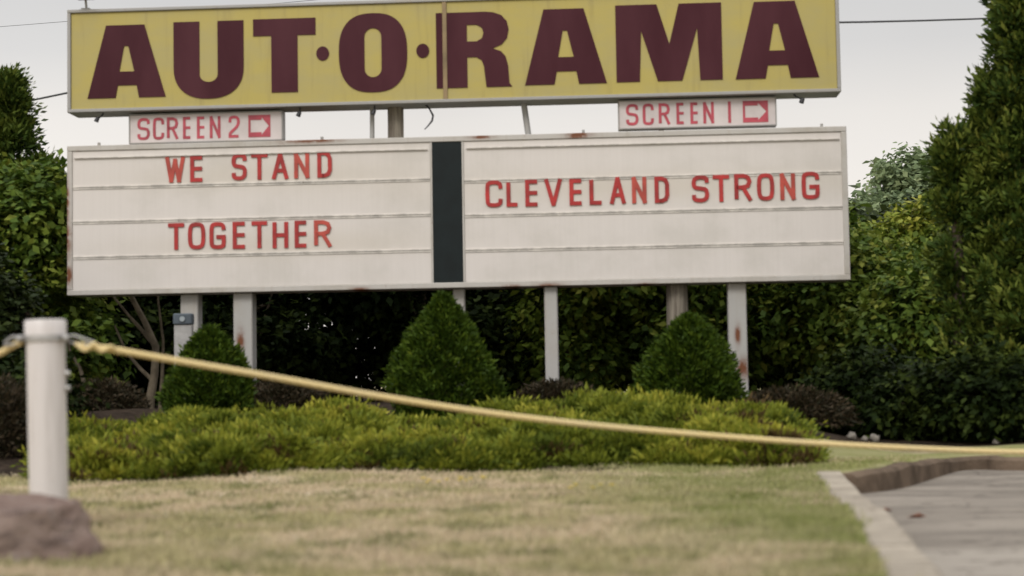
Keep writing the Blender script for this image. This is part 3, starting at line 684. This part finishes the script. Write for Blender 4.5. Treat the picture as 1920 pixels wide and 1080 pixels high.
# --- marquee
mq = empty('marquee', (0, 0, 0)); mq.parent = root
mxl = (PX(139, 283)[0]+PX(134, 555)[0])/2; mxr = (PX(1580, 240)[0]+PX(1592, 525)[0])/2
mzt = (PX(145, 281)[1]+PX(1578, 239)[1])/2; mzb = (PX(135, 556)[1]+PX(1591, 527)[1])/2
rust = []
for px, py, a, b_ in ((680, 546, .10, .03), (962, 541, .10, .03), (1030, 540, .14, .04), (1085, 258, .13, .05), (590, 268, .3, .03), (135, 455, .05, .2), (905, 262, .12, .02), (136, 380, .03, .2), (1210, 536, .1, .02), (140, 520, .04, .1)):
    u, z = PX(px, py); rust.append((u, z, a, b_))
m_mqf = painted('marquee_frame_paint', (.50, .475, .44), rust, .35)
frame_box(mxl, mxr, mzb, mzt, -.2, .2, .06, m_mqf, mq)
gx = .06; pzt = mzt-gx; pzb = mzb+gx
dl, dr = PX(815, 400)[0], PX(870, 400)[0]
# small ledge in front of the foot and header
m = MB(); m.box((mxl+.08, -.207, mzt-.145), (dl-.05, -.1905, mzt-.132), .002); m.box((dr+.05, -.207, mzt-.145), (mxr-.08, -.1905, mzt-.132), .002); m.build('track', m_track, mq)
for a, b_ in ((mxl+gx, dl-.022), (dr+.022, mxr-gx)):
    m = MB(); m.box((a, -.185, pzb), (b_, -.15, pzt), .004); m.build('panel', m_white, mq)
for a, b_ in ((dl-.022, dl), (dr, dr+.022)):
    m = MB(); m.box((a, -.196, pzb), (b_, -.15, pzt), .004); m.build('divider_trim', m_mqf, mq)
m = MB(); m.box((dl, -.188, pzb), (dr, -.15, pzt+.02), .004); m.build('divider', m_green, mq)
for pts, a, b_ in (([(150, 354), (150, 418), (150, 484)], mxl+gx+.004, dl-.026), ([(880, 341), (880, 405), (880, 468)], dr+.026, mxr-gx-.004)):
    for k, (px, py) in enumerate(pts):
        z = PX(px, py+3)[1]
        px2, py2 = [(805, 334), (805, 399), (805, 465)][k] if px == 150 else [(1570, 321), (1570, 386), (1570, 453)][k]
        z = (z+PX(px2, py2+3)[1])/2
        m = MB(); x_ = a
        while x_ < b_-.02:                      # the rail is in lengths, some of them gone
            e = min(b_, x_+random.choice((.5, .9, 1.2))); m.box((x_, -.197, z-.008), (e-.003, -.1855, z+.008), .002)
            m.box((x_, -.192, z-.03), (e-.003, -.1855, z-.012), .002); x_ = e
        m.build('track', m_track, mq)
# stroke letters
def chaikin(p, n=2, closed=False):
    for _ in range(n):
        q = [] if closed else [p[0]]
        r_ = range(len(p)) if closed else range(len(p)-1)
        for i in r_:
            a, b_ = p[i], p[(i+1) % len(p)]
            q += [(a[0]*.75+b_[0]*.25, a[1]*.75+b_[1]*.25), (a[0]*.25+b_[0]*.75, a[1]*.25+b_[1]*.75)]
        if not closed: q.append(p[-1])
        p = q
    return p
SG = {
 'W': [([(0, 1), (.25, 0)], 0), ([(.25, 0), (.5, .9)], 0), ([(.5, .9), (.75, 0)], 0), ([(.75, 0), (1, 1)], 0)], 'E': [([(1, 1), (0, 1), (0, 0), (1, 0)], 0), ([(.05, .51), (.8, .51)], 0)],
 'S': [(chaikin([(1, .76), (.97, 1), (.03, 1), (-.02, .56), (.5, .52), (1.02, .46), (.98, 0), (.03, 0), (0, .24)]), 0)],
 'T': [([(0, 1), (1, 1)], 0), ([(.5, 0), (.5, .9)], 0)], 'A': [([(0, 0), (.48, 1)], 0), ([(1, 0), (.52, 1)], 0), ([(.17, .30), (.83, .30)], 0)],
 'N': [([(0, 0), (0, 1)], 0), ([(0, 1), (1, 0)], 0), ([(1, 0), (1, 1)], 0)], 'D': [([(.5, 0), (0, 0), (0, 1), (.5, 1), (.85, .93), (1, .75), (1, .25), (.85, .07), (.5, 0), (.3, 0)], 0)],
 'O': [(chaikin([(0, .22), (0, .78), (.15, 1), (.85, 1), (1, .78), (1, .22), (.85, 0), (.15, 0)], 2, True), 1)],
 'G': [(chaikin([(1, .74), (.95, 1), (.08, 1), (0, .8), (0, .2), (.08, 0), (.95, 0), (1, .2), (1, .42)]), 0), ([(.55, .44), (1, .44)], 0)],
 'C': [(chaikin([(1, .72), (.95, 1), (.08, 1), (0, .8), (0, .2), (.08, 0), (.95, 0), (1, .28)]), 0)],
 'H': [([(0, 0), (0, 1)], 0), ([(1, 0), (1, 1)], 0), ([(0, .5), (1, .5)], 0)],
 'R': [([(0, 0), (0, 1), (.55, 1), (.88, .93), (1, .76), (.88, .57), (.55, .5), (0, .5)], 0), ([(.5, .5), (1, 0)], 0)],
 'L': [([(0, 1), (0, 0), (1, 0)], 0)], 'V': [([(0, 1), (.48, 0)], 0), ([(1, 1), (.52, 0)], 0)],
 '1': [([(.5, 0), (.5, 1)], 0)], '2': [(chaikin([(0, .72), (.03, 1), (.97, 1), (1.02, .55), (0, .18), (0, 0)])+[(1, 0)], 0)],
}
def stroke_letter(ch, x0, x1, z0, z1, t_, yf, mt, par):
    m = MB(); h = t_/2
    for k, (pl, cl) in enumerate(SG[ch]):
        q_ = [Vector((x0+h+p[0]*(x1-x0-t_), z0+h+p[1]*(z1-z0-t_))) for p in pl]
        if not cl and len(q_) == 2: e_ = (q_[1]-q_[0]).normalized()*h*.95; q_ = [q_[0]-e_, q_[1]+e_]
        m.ribbon(q_, t_, yf+.0012*k, yf+.008, bool(cl))
    return m.build('letter', mt, par)
def word(lst, t_, yf, mt, par, hgt, faded='', tiltf=0):
    for ch, a, b_, yb in lst:
        x0, z0 = PX(a, yb)[0], PX((a+b_)/2, yb)[1]; x1 = PX(b_, yb)[0]
        stroke_letter(ch, x0, x1, z0, z0+hgt*random.uniform(.98, 1.02), t_, yf, m_redf if ch in faded else mt, par)
LH = 50/F*SD
word([('W', 319, 355, 346), ('E', 365, 391, 345), ('S', 442, 470, 342), ('T', 478, 509, 341), ('A', 517, 547, 340), ('N', 558, 586, 338.5), ('D', 601, 628, 337)], 0.044, -.1985, m_red, mq, LH, 'WN')
word([('T', 324, 354, 471), ('O', 361, 393, 470), ('G', 401, 431, 469.5), ('E', 444, 470, 469), ('T', 479, 508, 468), ('H', 518, 547, 468), ('E', 559, 584, 467), ('R', 595, 627, 466)], 0.044, -.1985, m_red, mq, LH, 'R')
word([('C', 913, 945, 392), ('L', 952, 976, 391), ('E', 987, 1013, 390.5), ('V', 1023, 1055, 389.5), ('E', 1069, 1095, 388.5), ('L', 1106, 1132, 387.5), ('A', 1144, 1173, 386), ('N', 1185, 1212, 385), ('D', 1227, 1254, 384),
      ('S', 1296, 1328, 383), ('T', 1335, 1366, 382), ('R', 1375, 1407, 380.5), ('O', 1417, 1449, 379.5), ('N', 1460, 1488, 378.5), ('G', 1500, 1533, 377)], 0.044, -.1985, m_red, mq, LH*1.0, 'N')

# --- two small direction signs
def screen_sign(px0, px1, pyt, pyb, letters, arrow, lab, htop, hbot):
    s_ = empty('screen_sign', (0, 0, 0)); s_.parent = root; s_['label'] = lab
    x0 = PX(px0, pyt)[0]; x1 = PX(px1, pyt)[0]; xm = (px0+px1)/2; z1 = PX(xm, pyt)[1]; z0 = PX(xm, pyb)[1]
    frame_box(x0, x1, z0, z1, -.10, .06, .014, m_alu, s_); m = MB(); m.box((x0+.014, -.09, z0+.014), (x1-.014, -.06, z1-.014), .002); m.build('sign_face', m_pink, s_)
    zc = (z0+z1)/2; H_ = (z1-z0)*.74
    for ch, a, b_ in letters:
        stroke_letter(ch, PX(a, pyt)[0], PX(b_, pyt)[0], zc-H_/2, zc+H_/2, .031, -.0955, m_rdp, s_)
    a0, a1 = PX(arrow[0], pyt)[0], PX(arrow[1], pyt)[0]; w_ = a1-a0
    m = MB(); m.prism([[(a0, zc-H_/2), (a1, zc-H_/2), (a1, zc+H_/2), (a0, zc+H_/2)],
                       [(a0+.024, zc-H_*.28), (a0+w_*.60, zc-H_*.28), (a0+w_*.60, zc-H_*.40), (a1-w_*.07, zc), (a0+w_*.60, zc+H_*.40), (a0+w_*.60, zc+H_*.28), (a0+.024, zc+H_*.28)]], -.0955, -.0905)
    m.build('arrow_mark', m_rdp, s_)
screen_sign(246, 533, 213.5, 269, [('S', 262, 285), ('C', 291, 312), ('R', 317, 338), ('E', 347, 363), ('E', 373, 389), ('N', 397, 417), ('2', 432, 453)], (469, 510), 'left small sign reading SCREEN 2', 0, 0)
screen_sign(1158, 1454, 187.5, 241.5, [('S', 1173, 1196), ('C', 1204, 1225), ('R', 1234, 1255), ('E', 1267, 1283), ('E', 1293, 1309), ('N', 1317, 1337), ('1', 1359, 1373)], (1391, 1438), 'right small sign reading SCREEN 1', 0, 0)

# --- posts
def gz(px): u = PX(px, 700)[0]; p = so+su*u; return float(hf(p.x, p.y))
def hpost(px, wpx, mt, ztop, lean=0, y=0.0):       # an H-section or square steel post; px = centre
    u0 = PX(px, 560)[0]; w_ = wpx/F*SD; zb_ = gz(px)-.3; m = MB()
    m.box((u0-w_/2, y-w_/2, zb_), (u0-w_/2+.012, y+w_/2, ztop)); m.box((u0+w_/2-.012, y-w_/2, zb_), (u0+w_/2, y+w_/2, ztop)); m.box((u0-w_/2+.012, y-.007, zb_), (u0+w_/2-.012, y+.007, ztop), .002)
    return m.build('post', mt, root)
u_, z_ = PX(1382, 628); u2, z2 = PX(1392, 690)
m_post = painted('post_paint', (.42, .41, .39), [(u_, z_, .03, .1), (u2, z2, .07, .10), (PX(455, 640)[0], PX(455, 640)[1], .04, .12)], .3)
def spost(px, w_, mt, ztop, y=0.0, c=.012):
    u0 = PX(px, 560)[0]; m = MB(); m.box((u0-w_/2, y-w_/2, gz(px)-.3), (u0+w_/2, y+w_/2, ztop), c); return m.build('post', mt, root)
spost(358, .20, m_post, mzb, .02); spost(459, .215, m_post, mzb, 0); spost(861, .13, m_post, mzb); spost(1033.5, .145, m_post, mzb, -.05); spost(1381, .20, m_post, mzb, 0)
m = MB(); u0 = PX(1270, 560)[0]; m.tube([(u0, .05, gz(1270)-.3), (u0, .05, mzb-.2), (u0, .05, mzb)], [.125, .118, .115], 14, rough=.02); m.build('timber_post', m_timb, root)
# struts between marquee and board
m = MB(); u0 = PX(740, 230)[0]; m.tube([(u0, .09, mzt), (u0, .09, (mzt+ZB1)/2), (u0, .09, ZB1)], .092, 14, rough=.02); m.build('timber_post', m_timb, root)
for a, b_, w_ in ((697, 697, .045), (982, 991, .06), (300, 300, .05), (1240, 1240, .05)):
    m = MB(); m.tube([(PX(b_, 255)[0], .03, mzt), (PX(a, 195)[0], .03, ZB1)], w_/2+.004, 8); m.build('strut', m_alu, root)
# lamp stubs, hooks and loose wires under the board, cleats on the marquee top
def stub(px, py, dx=.06):
    u, _ = PX(px, py); m = MB(); m.tube([(u+dx, -.1, ZB1+.005), (u+dx*.7, -.11, ZB1-.03), (u, -.12, ZB1-.065)], .009, 6); m.tube([(u, -.12, ZB1-.05), (u-.02, -.125, ZB1-.1)], [.022, .028], 8); m.build('lamp_socket', m_dkm, root)
stub(190, 228); stub(566, 215, 0); stub(705, 210, .0); stub(1503, 185, -.1)
m = MB(); q = [PX(*p) for p in ((797, 196), (806, 205), (813, 218), (811, 228), (803, 238), (797, 244))]; m.tube([(u, -.05, z) for u, z in q], [.012, .01, .013, .012, .008, .006], 6); m.build('loose_wire', m_dkm, root)
for px in (188, 605, 1094, 1540):
    m = MB(); u = PX(px, 250)[0]; m.box((u-.015, -.06, mzt), (u+.015, -.03, mzt+.055), .004); m.build('cleat', m_alu, root)
# floodlight on the top edge
u, _ = PX(169, 20); m = MB(); m.box((u-.115, -.34, zt+.12), (u+.105, -.1, zt+.24), .02); fl = m.build('floodlight', m_dkm, root)
m = MB(); m.tube([(u, -.12, zt), (u, -.16, zt+.12)], .014, 8); m.box((u-.05, -.17, zt-.001), (u+.05, -.07, zt+.02), .004); m.build('bracket', m_alu, fl)
m = MB(); m.box((u-.095, -.344, zt+.14), (u+.085, -.338, zt+.22), .001); m.build('lens', simple('lamp_glass', (.3, .3, .32), .15, .1, 4), fl)

# --- electric meter post beside the left posts
p = D(345, 700, 17.35); e = empty('meter_post', (p.x, p.y, float(hf(p.x, p.y))), 0, 'short grey post with a dark blue-topped box before the leftmost marquee post', 'post')
zt_ = D(345, 588, 17.35).z-e.location.z; m = MB(); m.box((-.095, -.05, -.2), (.095, .05, zt_-.1), .01); m.build('post', simple('meter_post_grey', (.36, .35, .34), .7, .2, 6, bmp=.3), e)
m = MB(); m.box((-.102, -.07, zt_-.12), (.102, .06, zt_), .012); bx_ = m.build('meter_box', simple('meter_box_blue_grey', (.07, .09, .11), .5, .25, 8), e)
m = MB(); m.tube([(0, -.069, zt_-.06), (0, -.085, zt_-.06)], .028, 14); m.build('meter_dial', simple('dial', (.3, .34, .36), .3, .1, 4), bx_)

# overhead wires that feed the sign
def wire(a, b_, sag, r_, label):
    a, b_ = Vector(a), Vector(b_); m = MB(); m.tube([a.lerp(b_, i/14)+Vector((0, 0, -sag*4*(i/14)*(1-i/14))) for i in range(15)], r_, 6)
    o = m.build('overhead_wire', m_dkm); tag(o, label, 'wire', 'overhead wires'); return o
a = D(1510, 43, 18.1); b_ = D(1860, 22, 22); c_ = a+(b_-a)*4; wire(a, c_, .12, .012, 'dark overhead wire running from the yellow board to the right conifer')
a = D(200, 158, 18.4); b_ = D(60, 181, 21); c_ = a+(b_-a)*7; wire(a, c_, .1, .012, 'dark overhead wire at the left of the yellow board')
a = D(200, 4, 40); b_ = D(0, 30, 42); wire(D(1200, -60, 38), b_+(b_-a)*2,   .1, .006, 'faint far overhead wire crossing the sky above the left conifer')

# ---------------------------------------------------------------- pipe post, rope, rock
m_pipe, t, b = mat('white_pipe_paint', .45, .5)
v = coord(t); c = mix(t, mul2(t, noise(t, coord(t, (10, 10, 1)), 1.5, 6, .6, .45, .75), .5), (.64, .60, .585), (.42, .38, .35)); c = mix(t, noise(t, v, 14, 6, .7, .66, .7), c, (.2, .12, .07)); t.links.new(c, b.inputs['Base Color'])
m_rope, t, b = mat('yellow_rope_fibre', .75, .3)
tcn = N(t, 'ShaderNodeAttribute'); tcn.attribute_name = 'twist'
wv = N(t, 'ShaderNodeMapRange'); t.links.new(tcn.outputs['Fac'], wv.inputs[0])
c = mix(t, wv.outputs[0], (.58, .43, .19), (.76, .61, .31)); c = mix(t, mul2(t, noise(t, coord(t), 3, 5, .6, .45, .7), .4), c, (.55, .46, .30)); t.links.new(c, b.inputs['Base Color'])
def rope(pts, r_, parent=None, name='rope'):
    P_ = catmull([Vector(p) for p in pts], 60); m = MB(); n_ = 12; vs = []; tw = []; s_ = 0; prev = None
    for i, p in enumerate(P_):
        if i: s_ += (P_[i]-P_[i-1]).length
        d_ = (P_[min(i+1, len(P_)-1)]-P_[max(i-1, 0)]).normalized()
        if prev is None: prev = d_.orthogonal().normalized()
        u = (prev-d_*prev.dot(d_)).normalized(); prev = u; v_ = d_.cross(u)
        for k in range(n_):
            a_ = 2*math.pi*k/n_; q = abs(math.sin(1.5*(a_-s_*38))); vs.append(p+(u*math.cos(a_)+v_*math.sin(a_))*r_*(.93+.08*q)); tw.append(q)
    fs = [(i*n_+k, i*n_+(k+1) % n_, (i+1)*n_+(k+1) % n_, (i+1)*n_+k) for i in range(len(P_)-1) for k in range(n_)]
    m.add(vs, fs, True); o = m.build(name, m_rope, parent); at = o.data.attributes.new('twist', 'FLOAT', 'POINT'); at.data.foreach_set('value', tw); return o
PD = 7.3
base = D(93, 960, PD); bz = float(hf(base.x, PD)); tp = D(85, 600, PD)
pr = 37/F*PD
e = empty('pipe_post', (base.x, PD, bz), 0, 'white round pipe post standing behind the rock, yellow ropes tied to it', 'post')
m = MB(); H_ = tp.z-bz; lx = tp.x-base.x
def pc(z): return (lx*z/H_, 0, z)
m.tube([pc(-.2), pc(H_*.4), pc(H_-.085)], pr*.955, 32, cap=False); m.build('pole', m_pipe, e)
capm = MB(); capm.tube([pc(H_-.085), pc(H_-.008), pc(H_)], [pr*1.03, pr*1.03, pr*.97], 32); capm.build('cap', m_pipe, e)
m_galv = simple('galvanised_band', (.42, .41, .40), .4, .2, 12, metal=.5)
zr = D(90, 634, PD).z-bz
m = MB(); m.tube([pc(zr-.012), pc(zr+.012)], pr*1.07, 32); m.build('band', m_galv, e)
m_wire = simple('tie_wire', (.36, .35, .34), .5, .2, 12, metal=.4)
for sg in (1, -1):
    cx = lx*zr/H_; ends = Vector((cx+sg*(pr+.135), -.02, zr-.035)) if sg > 0 else Vector((cx-pr-.09, -.02, zr-.03))
    m = MB(); m.tube([(cx+sg*pr*.9, -.03, zr+.006), (cx+sg*(pr+.05), -.035, zr+.008), ends+Vector((0, 0, .012))], .006, 6)
    m.tube([(cx+sg*pr*.9, -.03, zr-.004), (cx+sg*(pr+.05), -.02, zr-.028), ends], .006, 6)
    m.tube([(cx+sg*pr*1.02, -.045, zr+.004), (cx+sg*(pr+.025), -.05, zr-.006)], .014, 8); m.build('tie_wire', m_wire, e)
# small bolts on the pipe's right side
for z in (D(120, 700, PD).z-bz, D(120, 728, PD).z-bz): m = MB(); m.tube([(lx*z/H_+pr*.9, 0, z), (lx*z/H_+pr+.016, 0, z)], .012, 8); m.build('bolt', m_galv, e)
a0 = Vector((base.x, PD, bz)); 
pts = [D(150, 647, 7.28), D(215, 656, 7.34), D(330, 676, 7.45), D(500, 705, 7.6), D(700, 741, 7.8), D(900, 772, 8.0), D(1100, 796, 8.2), D(1300, 814, 8.4), D(1500, 829, 8.6), D(1700, 840, 8.8), D(1920, 848, 9.05), D(2150, 848, 9.3), D(2500, 815, 9.7), D(2900, 740, 10.1)]
r1 = rope(pts, .0150); tag(r1, 'long sagging yellow rope stretched from the white pipe post across the lawn and drive', 'rope')
# knot at its tied end
kn = rope([D(142, 644, 7.26), D(160, 656, 7.25), D(176, 645, 7.26), D(190, 658, 7.27), D(207, 650, 7.29), D(222, 661, 7.33)], .010, name='knot'); kn.parent = r1
r2 = rope([D(42, 640, 7.28), D(20, 650, 7.3), D(-15, 668, 7.35), D(-150, 715, 7.5), D(-500, 790, 7.8), D(-900, 800, 8.2), D(-1300, 740, 8.6)], .0150)
tag(r2, 'short stub of yellow rope leaving the white pipe post at the left picture edge', 'rope')

# rock
m_rock, t, b = mat('brown_boulder', .9, .2)
v = coord(t); c = mix(t, noise(t, v, 3, 8, .65, .35, .65), (.20, .13, .105), (.34, .255, .215)); c = mix(t, mul2(t, noise(t, coord(t, (1, 1, 3.5)), 7, 6, .7, .52, .62), .6), c, (.085, .06, .055))
c = mix(t, noise(t, v, 40, 4, .6, .62, .7), c, (.36, .31, .28)); t.links.new(c, b.inputs['Base Color']); bump(t, b, noise(t, v, 14, 10, .7, .2, .8), .8, .03)
import bmesh
from mathutils import noise as mn
bm = bmesh.new(); bmesh.ops.create_icosphere(bm, subdivisions=5, radius=1)
pl = [(Vector((.9, -.35, .25)).normalized(), .80), (Vector((.25, -.2, 1)).normalized(), .80), (Vector((-.35, -.1, 1)).normalized(), .84), (Vector((.35, -1, .12)).normalized(), .82), (Vector((-.4, -1, .5)).normalized(), .86), (Vector((.6, -.5, .85)).normalized(), .93), (Vector((1, .3, .1)).normalized(), .86)]
for q in bm.verts:
    p = q.co.copy()
    for n_, d_ in pl:
        k = p.dot(n_)
        if k > d_: p -= n_*(k-d_)*.93
    p *= 1+.12*mn.noise(p*1.7+Vector((3, 1, 2)))+.07*mn.noise(p*4.5)+.035*abs(mn.noise(p*9))+.02*mn.noise(p*19)
    q.co = Vector((p.x*.34, p.y*.25, p.z*.21))
me = bpy.data.meshes.new('boulder'); bm.to_mesh(me); bm.free(); me.materials.append(m_rock)
for p_ in me.polygons: p_.use_smooth = True
rk = bpy.data.objects.new('boulder', me); COL.objects.link(rk)
p = D(6, 1005, 5.9); rk.location = (p.x, 5.9, float(hf(p.x, 5.9))+.05); rk.rotation_euler = (0, R(-4), R(12))
tag(rk, 'rough purplish-brown boulder in the lower left before the white pipe post', 'rock')
